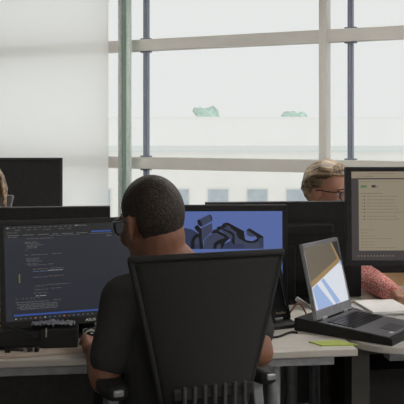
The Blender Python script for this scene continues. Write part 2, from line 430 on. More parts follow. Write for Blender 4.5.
for k in range(0, 17):
    dash(13+k*4.6, 14.6+k*4.6, 316.8, (2, 1, 1, 1, 8, 1, 2, 5, 5, 1, 8, 1, 5, 5, 1, 1, 1)[k], 1.3, False)
S_BG = emit('screen_editor_dark', (36, 39, 47)); S_TX = emit('screen_grey_text', (84, 84, 84)); S_WH = emit('screen_white_text', (140, 140, 140))
S_BL = emit('screen_blue_bar', (50, 74, 140)); S_OR = emit('screen_brown_text', (92, 80, 74)); S_LB = emit('screen_light_blue_text', (78, 92, 118))
S_YG = emit('screen_yellow_green', (90, 96, 48)); S_HD = emit('screen_header_dark', (30, 31, 34)); S_RD = emit('screen_orange_icon', (160, 96, 70))
A_YAW, A_T = math.radians(20), math.radians(12)
monitor('large black monitor showing dark code editor, to the left of the man', (-.368, 2.72, DZ), A_YAW, .555, .335, .216, A_T,
        code, [S_BG, S_TX, S_WH, S_BL, S_OR, S_LB, S_YG, S_HD, S_RD], bez=(.014, .016, .022), logo='ASUS', base=(.18, .12))
# --- 3D drawing screen
dr = []
def d1(pts, mi, ly, ox=178): dr.append(([((ox+x/6.733-147.)/134.5, (198+y/6.733-212.2)/82.) for x, y in pts], mi, ly))
d2 = lambda pts, mi, ly: d1(pts, mi, ly, 228)
d1([(0, 205), (30, 205), (75, 215), (115, 240), (140, 290), (130, 342), (0, 342)], 2, 1)
d1([(62, 300), (75, 265), (100, 243), (130, 240), (145, 260), (150, 342), (125, 342), (125, 300), (118, 265), (98, 270), (88, 295), (90, 342), (66, 342)], 1, 2)
d1([(90, 290), (105, 268), (120, 270), (122, 300), (100, 315)], 3, 3)
d1([(135, 205), (210, 172), (212, 225), (165, 270), (140, 305)], 3, 4)
d1([(90, 195), (112, 183), (138, 215), (140, 310), (120, 300), (120, 240), (90, 208)], 1, 5)
d1([(118, 150), (185, 118), (208, 128), (212, 158), (145, 193), (125, 190)], 3, 6)
d1([(185, 118), (200, 118), (211, 135), (212, 158), (205, 150), (200, 128)], 1, 7)
d1([(108, 158), (116, 148), (128, 152), (142, 178), (142, 194), (128, 194), (112, 178)], 1, 7)
d1([(150, 342), (155, 290), (180, 258), (215, 238), (255, 240), (300, 265), (300, 300), (270, 342)], 3, 6)
d1([(200, 240), (222, 215), (245, 215), (340, 268), (325, 280), (290, 262), (245, 238), (215, 238)], 1, 7)
d1([(218, 342), (222, 305), (250, 285), (300, 268), (335, 268), (300, 300), (280, 342)], 1, 8)
d1([(238, 342), (243, 320), (262, 305), (272, 316), (268, 342)], 3, 9)
d1([(238, 215), (248, 196), (270, 193), (368, 245), (368, 342), (345, 342), (345, 262), (268, 222)], 1, 9)
d1([(262, 215), (275, 210), (350, 252), (350, 280), (330, 270)], 3, 10)
d1([(272, 195), (288, 174), (316, 168), (430, 225), (440, 300), (380, 258), (310, 210)], 1, 11)
d1([(300, 196), (322, 188), (385, 232), (385, 300), (365, 300), (365, 246)], 3, 12)
d1([(275, 342), (300, 305), (345, 285), (352, 310), (430, 310), (440, 342)], 2, 13)
d2([(0, 180), (65, 220), (110, 290), (160, 300), (190, 275), (170, 250), (110, 225), (228, 265), (228, 342), (0, 342)], 3, 8)
d2([(0, 178), (66, 218), (64, 250), (110, 285), (150, 292), (180, 278), (182, 268), (165, 252), (108, 228), (112, 216), (132, 207), (228, 262), (226, 270), (200, 272), (192, 292), (160, 304), (120, 302), (60, 275), (42, 250), (42, 232), (0, 206)], 1, 14)
d2([(112, 218), (165, 250), (170, 262), (135, 262), (112, 250)], 3, 15)
d2([(200, 275), (228, 266), (228, 330), (200, 330)], 2, 15)
S_SKY = emit('screen_cad_blue', (84, 102, 158)); S_K = emit('screen_cad_black', (22, 22, 24)); S_M1 = emit('screen_cad_navy', (46, 54, 80)); S_M2 = emit('screen_cad_slate', (58, 63, 84))
c = P(214.5, 250, 2.95)
monitor('black monitor with blue screen of dark solid letter shapes, behind the black chair', (.053, 2.975, DZ), math.radians(2), .500, .345, .2305, math.radians(2),
        dr, [S_SKY, S_K, S_M1, S_M2], bez=(.018, .022, .026))
# --- document screen
doc = []
fx = lambda x: (x-351.8)/164.; fv = lambda y: (y-170.5)/91.
def dd(x0, y0, x1, y1, mi, ly): doc.append((rect(fx(x0), fv(y0), fx(x1), fv(y1)), mi, ly))
dd(351.8, 170.5, 500, 177.3, 1, 1); dd(359, 178.6, 500, 251.5, 1, 1)
dd(361, 184.7, 367, 187, 2, 3); dd(372, 184.4, 376, 187, 3, 3); dd(376.4, 185, 378.5, 187, 4, 3)
for x in (356, 358.5): dd(x, 175, x+1.4, 175.6, 4, 2)
dd(362, 175, 374, 175.7, 4, 2); dd(368, 172.3, 396, 173, 4, 2)
dd(360, 180.6, 372, 181.2, 4, 2); dd(374, 180.8, 402, 181.3, 4, 2)
rr = random.Random(5)
for y, x1 in ((192.4, 382), ):
    dd(361, y, x1, y+1, 4, 2)
for y in (196, 199.5, 202.8, 206, 209.2, 212.4, 216.4, 219.5):
    dd(361.5, y-.3, 363, y+.4, 4, 2); dd(364, y-.5, 365.2, y+.6, 3, 2)
    x = 367
    while x < 396+rr.uniform(-4, 7):
        w = rr.uniform(2, 6); dd(x, y-.4, x+w, y+.4, 4, 2); x += w+.8
for y, x1 in ((230.3, 372), (233.4, 367), (236.5, 375), (239.3, 388), (242.5, 374), (245.6, 374), (248.5, 395)):
    x = 361
    while x < x1: w = rr.uniform(2, 4.5); dd(x, y-.4, x+w, y+.35, 4, 2); x += w+.7
for k in range(12): dd(358+k*3.1, 256.3, 359.2+k*3.1, 257.6, (4, 4, 5, 4, 4, 4, 4, 4, 5, 4, 4, 4)[k], 2)
monitor('raised black monitor on the right showing a tan document page', (.815, 2.965, DZ), math.radians(2), .620, .345, .366, math.radians(2), doc,
        [emit('screen_grey_frame', (62, 58, 58)), emit('screen_tan_page', (136, 126, 108)), emit('screen_green_tag', (78, 108, 72)), emit('screen_dark_heading', (52, 50, 48)),
         emit('screen_soft_text', (116, 107, 92)), emit('screen_amber_icon', (150, 110, 70))], bez=(.0195, .016, .018), base=(.16, .14))
# --- monitors turned away
def back_monitor(label, px0, px1, ytop, ybot, d, yaw=DA, loc=None):
    a, b = P(px0, ytop, d), P(px1, ybot, d); W = b.x-a.x; H = a.z-b.z
    return monitor(label, ((a.x+b.x)/2, d, DZ), PI+yaw, W/math.cos(yaw), H, (a.z+b.z)/2-DZ)
e = back_monitor('wide black monitor seen from behind, in front of the woman with glasses', 205, 361, 201.2, 297, 3.36)
V = DZ
obj('ridge', box(B(), (0, .060, .26), (.56, .006, .008)), BLACKG, e, bevel=.002)
back_monitor('black monitor seen from behind, above the dark code screen', -45, 109, 206.5, 300, 3.24)
back_monitor('black monitor seen from behind, mostly hidden by the raised document screen', 364, 520, 186, 271.5, 3.56, .03)
monitor('black switched-off screen far back against the white blind', (-1.29, 6.0, DZ), 0, .585, .37, 1.194-DZ-.185, 0)

# ------------------------------------------------------------------ office chairs
CHGREY = mat('grey_chair_shell', (.20, .20, .21), .7, vary=.1)
def office_chair(label, loc, yaw, hw=.192, top=1.095, shell=MESHF, group='office chairs', arms=True):
    t = thing('office_chair', label, 'chair', loc, yaw, group)
    # seat cushion
    obj('seat', loft(B(), [((0, .02, .43), .20, .20, 0, .55), ((0, .02, .445), .235, .235, 0, .55), ((0, .02, .475), .235, .235, 0, .55), ((0, .02, .487), .21, .21, 0, .55)]), FABRIC, t, smooth=True)
    # backrest shell: curved sheet
    def yy(u, z): return -.215-.055*((z-.52)/(top-.52))**1.3+.045*u*u - .02*math.sin(PI*(z-.52)/(top-.52))
    def wz(z): q = max(0, min(1, (z-.52)/(top-.52))); return hw*max(.52, .30+.70*q)
    nz_, nu = 24, 16; b = B(); G = []
    for i in range(nz_+1):
        z = .52+(top-.52)*i/nz_; row = []
        for k in range(nu+1):
            u = -1+2*k/nu
            zz = z-.006*(i/nz_)**4*u*u*1.2
            row.append(b.verts.new((u*wz(z), yy(u, z), zz)))
        G.append(row)
    for i in range(nz_):
        for k in range(nu): b.faces.new((G[i][k], G[i][k+1], G[i+1][k+1], G[i+1][k]))
    bk = obj('backrest', b, shell, t, smooth=True)
    so = bk.modifiers.new('s', 'SOLIDIFY'); so.thickness = .008; so.offset = 0
    # frame round the back
    pts = []
    for i in range(13): z = .52+(top-.52)*i/12; pts.append((wz(z), yy(1, z), z-.006*(i/12)**4))
    for k in range(0, 21): u = 1-2*k/20; pts.append((u*wz(top), yy(u, top)-.004, top-.006*u*u*1.2))
    for i in range(13): z = top-(top-.52)*i/12; pts.append((-wz(z), yy(-1, z), z-.006*((12-i)/12)**4))
    tube('back_frame', pts, .0085, shell, t)
    # lumbar support with vertical ribs
    lb = obj('lumbar_support', box(B(), (0, -.262, .775), (.20, .012, .028)), BLACK, t, bevel=.004)
    for k in range(7):
        x = -.075+.025*k
        obj('rib', box(B(), (x, -.270, .725), (.010, .010, .14)), mat('rib_grey_plastic', (.055, .055, .058), .5), lb, bevel=.004)
    obj('back_post', chain(B(), [((0, -.10, .42), .022), ((0, -.24, .45), .022), ((0, -.285, .58), .02), ((0, -.28, .72), .016)]), BLACK, t, smooth=True)
    obj('mechanism', bx(-.09, -.12, .37, .09, .12, .425), BLACK, t, bevel=.01)
    if arms:
        for s in (-1, 1):
            st = obj('arm_support', B(), SILVER, t) if False else None
            b = B(); box(b, (s*.203, -.05, .63), (.028, .055, .20), Matrix.Rotation(s*-.10, 4, 'Y'))
            box(b, (s*.193, -.03, .52), (.028, .055, .06))
            box(b, (s*.16, -.02, .47-.045), (.14, .05, .022)); box(b, (s*.200, -.02, .455), (.026, .05, .08))
            a = obj('arm_support', b, SILVER, t, bevel=.004)
            obj('arm_pad', loft(B(), [((s*.198, -.02, .735), .028, .115, 0, .6), ((s*.198, -.02, .742), .034, .125, 0, .6), ((s*.198, -.02, .760), .034, .125, 0, .6), ((s*.198, -.02, .768), .028, .117, 0, .6)]), BLACK, t, smooth=True)
            obj('pad_cap', box(B(), (s*.200, -.148, .757), (.026, .010, .016)), SILVER, t, bevel=.004)
    obj('gas_lift', chain(B(), [((0, 0, .12), .026), ((0, 0, .37), .024)]), SILVER, t, smooth=True)
    for k in range(5):
        a = 2*PI*k/5+.3; dx, dy = math.cos(a), math.sin(a)
        lg = obj('base_leg', chain(B(), [((0, 0, .11), .028), ((dx*.28, dy*.28, .075), .016)]), BLACK, t, smooth=True)
        obj('caster', cyl(B(), (dx*.28-dy*.02, dy*.28+dx*.02, .028), (dx*.28+dy*.02, dy*.28-dx*.02, .028), .028), BLACKG, lg)
    return t
office_chair('black mesh-backed office chair the man in the black shirt sits on', (-.062, 2.22, 0), math.radians(20))

# ------------------------------------------------------------------ people
def hand(bm, wrist, fwd, up, side, curl=.5, s=1.0, thumb=1):
    """wrist point, direction of the fingers, back-of-hand normal; side=+1 if the thumb is on the fwd x up side"""
    f = Vector(fwd).normalized(); n = (Vector(up)-f*Vector(up).dot(f)).normalized(); r = f.cross(n)*side
    M = Matrix(((r.x, f.x, n.x, wrist[0]), (r.y, f.y, n.y, wrist[1]), (r.z, f.z, n.z, wrist[2]), (0, 0, 0, 1)))
    for x in (-.027, -.009, .009, .027):     # palm
        chain(bm, [((x*.65*s, .0, 0), .017*s), ((x*s, .075*s, .002), .0125*s)], M, n=10)
    for k, (x, L) in enumerate(((.028, .072), (.0095, .080), (-.0095, .074), (-.028, .058))):
        p = Vector((x, .080, .002))*s; pts = [(tuple(p), .0095*s)]; a = .15+curl*.4
        spread = x*1.2
        for q, fr in enumerate((.45, .31, .24)):
            p = p+Vector((spread*math.cos(a), math.cos(a), -math.sin(a)))*L*fr*s
            pts.append((tuple(p), (.0086-.0007*q)*s)); a += curl
        chain(bm, pts, M, n=10)
    chain(bm, [((.022*s, .018*s, -.004), .013*s), ((.044*s, .045*s, -.014), .011*s), ((.052*s, .072*s, -.022), .0095*s), ((.048*s, .092*s, -.028), .008*s)], M, n=10)

def head_matrix(c, yaw, pitch=0, roll=0, sx=1):
    return Matrix.Translation(Vector(c)) @ Matrix.Rotation(yaw, 4, 'Z') @ Matrix.Rotation(roll, 4, 'Y') @ Matrix.Rotation(pitch, 4, 'X') @ Matrix.Diagonal((sx, sx, 1, 1))
def head_parts(bm, M):
    ell(bm, (0, -.012, .032), (.076, .097, .093), M, 32, 20)
    ell(bm, (0, .020, -.015), (.066, .070, .085), M, 28, 18)
    ell(bm, (0, .038, -.070), (.046, .050, .045), M); ell(bm, (0, .068, -.100), (.022, .020, .018), M)
    for s in (-1, 1):
        ell(bm, (s*.036, .062, -.030), (.026, .024, .026), M)
        E = M @ Matrix.Translation((s*.082, -.012, -.002)) @ Matrix.Rotation(s*.45, 4, 'Z')
        ell(bm, (0, 0, 0), (.0085, .021, .034), E); ell(bm, (0, -.004, .012), (.0095, .018, .020), E)
        ell(bm, (s*.029, .083, .022), (.022, .010, .008), M)
    chain(bm, [((0, .083, .010), .009), ((0, .098, -.018), .0105), ((0, .106, -.034), .0125)], M)
    for s in (-1, 1): ell(bm, (s*.011, .095, -.037), (.009, .010, .008), M)
    ell(bm, (0, .080, -.066), (.024, .012, .010), M)
def face_parts(parent, M, eyes=True):
    for s in (-1, 1):
        e = obj('eye', ell(B(), (s*.030, .072, .003), .0125, M), EYEW, parent, smooth=True)
        obj('iris', ell(B(), (s*.030, .0825, .003), (.0055, .003, .0055), M), BROW, e, smooth=True)
        obj('eyebrow', chain(B(), [((s*.014, .092, .026), .003), ((s*.03, .092, .030), .0035), ((s*.045, .080, .025), .0025)], M), BROW, parent, smooth=True)
    b = B(); ell(b, (0, .0905, -.062), (.022, .006, .0042), M); ell(b, (0, .089, -.070), (.019, .006, .005), M)
    obj('lips', b, LIPS, parent, smooth=True)
def spectacles(label, M, name='spectacles'):
    t = thing(name, label, 'glasses', (0, 0, 0))
    for s in (-1, 1):
        pts = [(s*.010, .108, .006), (s*.012, .109, .018), (s*.034, .106, .020), (s*.058, .094, .018), (s*.060, .094, -.004), (s*.048, .101, -.022), (s*.026, .107, -.023), (s*.012, .109, -.012)]
        tube('rim', [M @ Vector(p) for p in pts], .0028, BLACKG, t, cyclic=True)
        b = B(); vs = [b.verts.new(M @ Vector(p)) for p in pts]; b.faces.new(vs); bmesh.ops.triangulate(b, faces=b.faces)
        obj('lens', b, LENS, t)
        tube('temple_arm', [M @ Vector(p) for p in ((s*.061, .093, .014), (s*.074, .080, .016), (s*.084, .03, .014), (s*.088, .0, .022), (s*.088, -.02, .006))], .0024, BLACKG, t)
    tube('bridge', [M @ Vector(p) for p in ((-.011, .108, .008), (0, .114, .012), (.011, .108, .008))], .0022, BLACKG, t)
    return t
def cap_hair(name, parent, M, m, sc, ctr, line, thick=.004, ripple=0, nu=120, nv=80, sol=True):
    b = B(); bmesh.ops.create_uvsphere(b, u_segments=nu, v_segments=nv, radius=1)
    for v in b.verts:
        p = v.co; q = Vector((p.x*sc[0]+ctr[0], p.y*sc[1]+ctr[1], p.z*sc[2]+ctr[2]))
        if ripple:
            a = math.atan2(q.x, q.z+.05); k = ripple*(math.sin(a*17+q.y*14)+.6*math.sin(a*31-q.y*22+1))*.5
            q += p.normalized()*k
        v.co = q
    dl = [v for v in b.verts if not line(v.co)]
    bmesh.ops.delete(b, geom=dl, context='VERTS')
    o = obj(name, b, m, parent, smooth=True); o.matrix_world = M
    s = o.modifiers.new('s', 'SOLIDIFY'); s.thickness = thick; s.offset = -1
    return o

# ---------- the man
man = thing('person', 'man in a black T-shirt and glasses seated with his back to us', 'person', (0, 0, 0))
HM = head_matrix((-.132, 2.20, 1.142), math.radians(40), math.radians(-6), math.radians(-4), .955)
LSH, RSH = Vector((-.200, 2.17, .950)), Vector((.105, 2.28, .975))
LEL, REL = Vector((-.246, 2.13, .755)), Vector((.145, 2.13, .825))
LWR, RWR = Vector((-.312, 2.43, .750)), Vector((.06, 2.37, .80))
b = B(); head_parts(b, HM)
nb = Vector((-.055, 2.19, 1.01))
chain(b, [(HM @ Vector((.006, -.036, -.03)), .060), (HM @ Vector((.004, -.028, -.075)), .060), (nb, .068)])
TY = math.radians(19)
loft(b, [((-.045, 2.30, .50), .15, .12, TY, .8), ((-.045, 2.27, .62), .15, .105, TY, .8), ((-.045, 2.24, .78), .155, .105, TY, .8), ((-.042, 2.235, .90), .17, .10, TY, .8), ((-.042, 2.23, .97), .165, .08, TY, .8), ((-.05, 2.21, 1.02), .08, .06, TY)])
for sh, el, wr in ((LSH, LEL, LWR), (RSH, REL, RWR)):
    chain(b, [(sh, .050), (sh.lerp(el, .45), .043), (el, .037), (el.lerp(wr, .3), .037), (el.lerp(wr, .75), .028), (wr, .0245)])
hand(b, LWR, (-.12, .92, .12), (.35, 0, .9), -1 if False else 1, curl=.55)
hand(b, RWR, (-.25, .95, -.15), (0, .1, 1), -1, curl=.3)
for s, kx in ((-1, -.22), (1, .02)):
    hip = Vector((-.055+s*.09, 2.29, .56)); kn = Vector((kx-.06, 2.70, .545)); an = Vector((kx-.06, 2.72, .10))
    chain(b, [(hip, .085), (kn, .060), (kn.lerp(an, .35), .055), (an, .04)])
    chain(b, [(an+Vector((0, -.03, -.055)), .035), (an+Vector((-.03, .15, -.065)), .03)])
blob('body', b, DSKIN, man, voxel=.0045, it=5)
face_parts(man, HM)
# short cropped hair
def man_line(q):
    if q.z > .095: return True
    lim = .078-(.055-q.y)*1.55
    if abs(q.x) > .05 and -.034 < q.y < .03 and q.z < .028: return False      # round the ear
    nape = -.060+.030*min(1, (abs(q.x)/.065)**2)
    return q.y < .062 and q.z > max(nape, lim) or (q.z > .078)
cap_hair('hair', man, HM, HAIRD, (.0800, .1005, .0965), (0, -.012, .032), man_line, .005)
b = B(); ell(b, (0, -.058, -.035), (.050, .048, .034), HM)
# T-shirt
b = B()
loft(b, [((-.045, 2.29, .56), .175, .14, TY, .8), ((-.045, 2.265, .66), .172, .125, TY, .8), ((-.045, 2.24, .80), .18, .122, TY, .8), ((-.042, 2.235, .90), .185, .118, TY, .8), ((-.042, 2.23, .975), .165, .092, TY, .8), ((-.052, 2.205, 1.02), .10, .077, TY), ((-.060, 2.20, 1.04), .074, .07, TY)])
for sh, el in ((LSH, LEL), (RSH, REL)):
    chain(b, [(Vector((-.05, 2.21, .99)), .06), (sh, .064), (sh.lerp(el, .4), .056), (sh.lerp(el, .70 if el is REL else .70), .055)])
blob('t_shirt', b, FABRIC, man, voxel=.006, it=5)
b = B()
loft(b, [((-.045, 2.31, .505), .165, .14, TY, .8), ((-.045, 2.285, .60), .168, .132, TY, .8)])
for s, kx in ((-1, -.22), (1, .02)):
    hip = Vector((-.055+s*.09, 2.29, .575)); kn = Vector((kx-.06, 2.70, .555)); an = Vector((kx-.06, 2.72, .12))
    chain(b, [(hip, .092), (kn, .070), (kn.lerp(an, .35), .065), (an, .055)])
blob('trousers', b, TROUS, man, voxel=.009, it=4)
for s, kx in ((-1, -.22), (1, .02)):
    an = Vector((kx-.06, 2.72, .10))
    b = chain(B(), [(an+Vector((0, -.03, -.055)), .044), (an+Vector((-.03, .15, -.062)), .037)]); blob('shoe', b, BLACK, man, voxel=.007, it=3)
spectacles('black-rimmed spectacles worn by the man in the black T-shirt', HM)

# ---------- the woman with glasses
def seated(label, hc, hyaw, hpitch, body_xy, face, arms, shirt, skin=SKIN, voxel=.006, lean=.1):
    """face: yaw of the torso (0 = facing +Y); arms: [(elbow, wrist, hand dir, thumb side)]"""
    t = thing('person', label, 'person', (0, 0, 0))
    M = head_matrix(hc, hyaw, hpitch)
    R = Matrix.Translation((*body_xy, 0)) @ Matrix.Rotation(face, 4, 'Z')
    top = hc[2]-.17
    v = lambda x, y, z: R @ Vector((x, y+(lean*max(0, min(1.1, (z-.5)/(top-.5))) if z > .57 else 0), z))
    b = B(); head_parts(b, M)
    chain(b, [(M @ Vector((0, -.025, -.05)), .050), (M @ Vector((0, -.02, -.09)), .048), (v(0, .0, top+.03), .056)])
    secs = [((0, -.02, .49), .16, .12), ((0, -.02, .62), .14, .10), ((0, -.01, .74), .135, .098), ((0, .0, top-.10), .155, .10), ((0, 0, top-.02), .15, .075), ((0, 0, top+.035), .065, .055)]
    loft(b, [(v(*c), rx, ry, face, .85) for c, rx, ry in secs])
    sl = B(); loft(sl, [(v(*c), rx+.012, ry+.012, face, .85) for c, rx, ry in secs[1:]])
    for s, (el, wr, hd, th) in zip((-1, 1), arms):
        sh = v(s*.155, 0, top-.045); el, wr = Vector(el), Vector(wr)
        chain(b, [(sh, .045), (el, .034), (el.lerp(wr, .35), .032), (wr, .023)])
        chain(sl, [(v(0, 0, top-.03), .05), (sh, .058), (sh.lerp(el, .5), .054), (el, .050), (el.lerp(wr, .4), .045), (el.lerp(wr, .72), .038)])
        hand(b, wr, hd, (0, .15, 1), th, curl=.45, s=.92)
    leg = B()
    for s in (-1, 1):
        chain(b, [(v(s*.09, .0, .56), .08), (v(s*.11, .40, .55), .055), (v(s*.11, .42, .10), .038), (v(s*.11, .52, .04), .03)])
        chain(leg, [(v(s*.09, .0, .565), .088), (v(s*.11, .40, .555), .065), (v(s*.11, .42, .14), .050)])
        blob('shoe', chain(B(), [(v(s*.11, .40, .045), .043), (v(s*.11, .55, .04), .036)]), BLACK, t, voxel=.008, it=3)
    blob('body', b, skin, t, voxel=.005, it=5)
    blob('sweater', sl, shirt, t, voxel=voxel, it=4)
    blob('trousers', leg, TROUS, t, voxel=.01, it=3)
    face_parts(t, M)
    return t, M
WC = (.560, 3.76, 1.108)
wo, WM = seated('woman with swept-back blonde hair and glasses in a red knit sweater', WC, math.radians(-128), math.radians(-4), (.60, 4.10), PI+.10,
    [((.82, 4.02, .71), (.68, 3.96, .64), (-.6, -.5, 0), -1), ((.700, 3.42, .772), (.752, 3.20, .750), (.55, -.75, -.06), 1)][::1], KNIT, lean=.27)
def wline(q):
    lim = .086 if q.y > .045 else .086-(.045-q.y)*2.0
    if abs(q.x) > .06 and -.02 < q.y < .02 and q.z < .028: return False
    return q.z > max(-.085, lim) and not (q.y > .05 and q.z < .086)
cap_hair('hair', wo, WM, HAIRB, (.090, .108, .108), (0, -.014, .036), wline, .012, ripple=.004)
b = B()
for k in range(44):      # locks combed back from the forehead
    a = -1.35+2.7*k/43; rx = .088; r = .0042+.0016*(k % 3)+rc.uniform(0, .0012)
    x0 = math.sin(a)*.062; z0 = .089+.045*math.cos(a)*.6
    pts = [((x0, .070-abs(a)*.018, z0-.004), r*.6), ((math.sin(a)*.078, .045, .070+math.cos(a)*.062), r*1.1), ((math.sin(a)*.091, -.01, .050+math.cos(a)*.098), r), ((math.sin(a)*.084, -.065, .032+math.cos(a)*.080), r), ((math.sin(a)*.05, -.105, .0+math.cos(a)*.04), r*.8)]
    chain(b, pts, None, n=8)
blob('swept_locks', b, HAIRB, wo, voxel=.0028, it=3).matrix_world = WM
spectacles('dark-framed spectacles worn by the woman with blonde hair', WM)
# ---------- the person cut off at the left edge
lo_, LM = seated('fair-haired person cut off by the left edge behind the monitors', (-1.040, 4.02, 1.105), math.radians(-172), 0, (-1.11, 4.18), PI,
    [((-.80, 3.82, .79), (-.86, 3.58, .765), (-.1, -1, 0), -1), ((-1.33, 3.85, .79), (-1.28, 3.60, .765), (.1, -1, 0), 1)], mat('white_jersey', (.75, .74, .72), .9, bump=.2, scale=150))
def lline(q): return q.z > (.074 if q.y > .05 else max(-.16, .074-(.05-q.y)*2.6)) and not (q.y > .05 and q.z < .074)
cap_hair('hair', lo_, LM, HAIRB, (.090, .108, .108), (0, -.014, .036), lline, .012, ripple=.003)
for s in (-1, 1):
    b = B()
    for k in range(9):
        y = .035-.014*k; wv = rc.uniform(-.004, .006)
        chain(b, [((s*.080, y, .06), .008), ((s*(.092+wv), y, .0), .0085), ((s*(.094-wv), y, -.06), .0085), ((s*(.086+wv), y-.004, -.13), .006)], None, n=8)
    blob('long_locks', b, HAIRB, lo_, voxel=.004, it=2).matrix_world = LM
office_chair('grey-backed office chair with its corner showing beside the fair-haired person', (-1.17, 4.24, 0), PI, hw=.165, top=1.043, shell=CHGREY, arms=False)
office_chair('office chair hidden behind the monitors under the woman with glasses', (.60, 4.12, 0), PI+.1, top=.92)

# ------------------------------------------------------------------ laptops
def laptop(label, corner_px, U, L, D, lidlen, tilt, zb_rear, zb_front, back_ext, screen_fn, screen_m, kb=True, group=None, lidm=None, name='laptop'):
    """corner = near end of the hinge line on the desk; U points from hinge to the front edge, width runs along V"""
    U = Vector((*U, 0)).normalized(); V = Vector((-U.y, U.x, 0))
    M = Matrix(((U.x, V.x, 0, corner_px[0]), (U.y, V.y, 0, corner_px[1]), (0, 0, 1, DZ), (0, 0, 0, 1)))
    t = thing(name, label, name.split('_')[-1], (0, 0, 0), 0, group); t.matrix_world = M; t.location = M.to_translation(); t.rotation_euler = (0, 0, math.atan2(U.y, U.x))
    # wedge base  (local x: hinge->front, y: along the hinge, z up)
    b = B(); e = back_ext
    prof = [(-e, .0), (D, .0), (D, zb_front), (D-.01, zb_front+.004), (-e+.008, zb_rear+.004), (-e, zb_rear)]
    r0 = [b.verts.new((x, 0, z)) for x, z in prof]; r1 = [b.verts.new((x, L, z)) for x, z in prof]; n = len(prof)
    b.faces.new(r0); b.faces.new(r1[::-1])
    for k in range(n): b.faces.new((r0[k], r0[(k+1) % n], r1[(k+1) % n], r1[k]))
    obj('base', b, BLACK, t, bevel=.002)
    zt = lambda x: zb_rear+.004+(zb_front-zb_rear)*(x+e-.008)/(D-.01+e-.008)
    sl = math.atan2(zb_rear-zb_front, D+e)
    T0 = Matrix.Translation((0, 0, zt(0))) @ Matrix.Rotation(sl, 4, 'Y')
    if kb:
        deck = box(B(), (D/2-.004, L/2, .0004), (D-.02, L-.012, .0012)); deck.transform(T0); obj('keyboard_deck', deck, mat('charcoal_deck', (.20, .20, .22), .3), t)
        k_ = B()
        rows = 6; kw = (L-.04)/14.
        for r_ in range(rows):
            for c_ in range(14):
                box(k_, (.035+r_*.0175, .022+kw*(c_+.5)-.002, .0026), (.0145, kw-.0025, .0035))
        k_.transform(T0); obj('keyboard', k_, mat('key_caps', (.028, .029, .033), .28, spec=.6), t)
        tp = box(B(), (D-.055, L/2, .0016), (.055, .085, .001)); tp.transform(T0); obj('touchpad', tp, mat('touchpad_grey', (.10, .10, .11), .3), t)
        dt = box(B(), (D-.03, L*.25, .0016), (.012, .02, .001)); dt.transform(T0); obj('badge', dt, PAPER, t)
    # lid
    T1 = Matrix.Translation((0, 0, zt(0)+.004)) @ Matrix.Rotation(-tilt, 4, 'Y')
    b = box(B(), (-.006, L/2, lidlen/2), (.011, L, lidlen)); b.transform(T1); lid = obj('lid', b, lidm or SILVER, t, bevel=.003)
    bz = .008; b = B()
    for (c, s) in (((.0008, L/2, lidlen-.007), (.002, L-.004, .013)), ((.0008, L/2, .016), (.002, L-.004, .030)), ((.0008, bz/2+.001, lidlen/2), (.002, bz, lidlen-.006)), ((.0008, L-bz/2-.001, lidlen/2), (.002, bz, lidlen-.006))): box(b, c, s)
    b.transform(T1); obj('lid_bezel', b, lidm or mat('silver_bezel', (.24, .24, .27), .4), lid)
    b = B()
    for y in (.05, L-.05): cyl(b, (0, y-.015, .0), (0, y+.015, .0), .006)
    b.transform(Matrix.Translation((0, 0, zt(0)+.004))); obj('hinge', b, SILVER, t)
    sw, sh = L-2*bz-.002, lidlen-.0135-.031
    b = B()
    def q(pts, mi, ly):
        f = b.faces.new([b.verts.new((.0004+.0002*ly, bz+.001+u*sw, .031+(1-v)*sh)) for u, v in pts]); f.material_index = mi
    q([(0, 1), (1, 1), (1, 0), (0, 0)], 0, 0)
    if screen_fn: screen_fn(q)
    me = bpy.data.meshes.new('screen'); b.transform(T1); b.to_mesh(me); b.free(); link('screen', me, lid, screen_m)
    return t, T1, lid
def reflection_shapes(q):  # window reflection on the laptop screen, painted as glowing shapes
    q([(0, .60), (.93, .34), (1, .36), (1, 1), (0, 1)], 2, 1)
    q([(0, .55), (.90, .29), (.78, 0), (.83, 0), (.99, .34), (0, .64)], 1, 2)
    q([(.83, 0), (1, 0), (1, .35), (.99, .34)], 4, 2)
    q([(.02, .66), (.16, .60), (.52, 1), (.06, 1)], 3, 3)
    q([(.30, .56), (.38, .54), (.74, .98), (.60, 1)], 3, 3)
    q([(.93, .34), (1, .33), (1, .42), (.96, .40)], 3, 3)
SL1 = [emit('laptop_screen_brown', (104, 96, 82)), emit('laptop_screen_ochre', (150, 124, 86)), emit('laptop_screen_white', (212, 216, 224)), emit('laptop_screen_blue', (150, 172, 212)), emit('laptop_screen_dark', (40, 40, 42))]
laptop('open laptop with brown and white screen on a thick black dock, on the right desk', (.375, 2.757), (.8, -.6), .25, .265, .252, math.radians(13), .040, .020, .085, reflection_shapes, SL1)
# darker laptop standing open, half hidden by the chair
t, T1, lid = laptop('black upright dark screen between the mesh chair and the lit laptop', (.035, 2.76), (.43, -.90), .30, .045, .20, math.radians(22), .018, .012, .03, None,
    [mat('dark_matt_screen', (.010, .010, .011), .4, spec=.3)], kb=False, lidm=BLACK, name='portable_screen', group=None)
tm = mat('tan_lettering', (.45, .36, .28), .6)
# lid local: x out of the screen, y along the width, z up
LM2 = T1 @ Matrix(((0, 0, 1, .0022), (1, 0, 0, .262), (0, 1, 0, .020), (0, 0, 0, 1)))
text('lettering', 'ThinkPad', .0105, tm, lid, LM2)
b = B()  # triangular pattern of small grey dots on the screen face
for i in range(6):
    for k in range(7-i):
        box(b, (.0014, .278-.012*i, .055+k*.009), (.0008, .0016, .0016))
b.transform(T1); obj('dot_pattern', b, mat('grey_dots', (.10, .10, .105), .4), lid)
b = box(B(), (.0012, .288, .12), (.001, .0016, .15)); b.transform(T1); obj('lid_edge_strip', b, SILVER, lid)

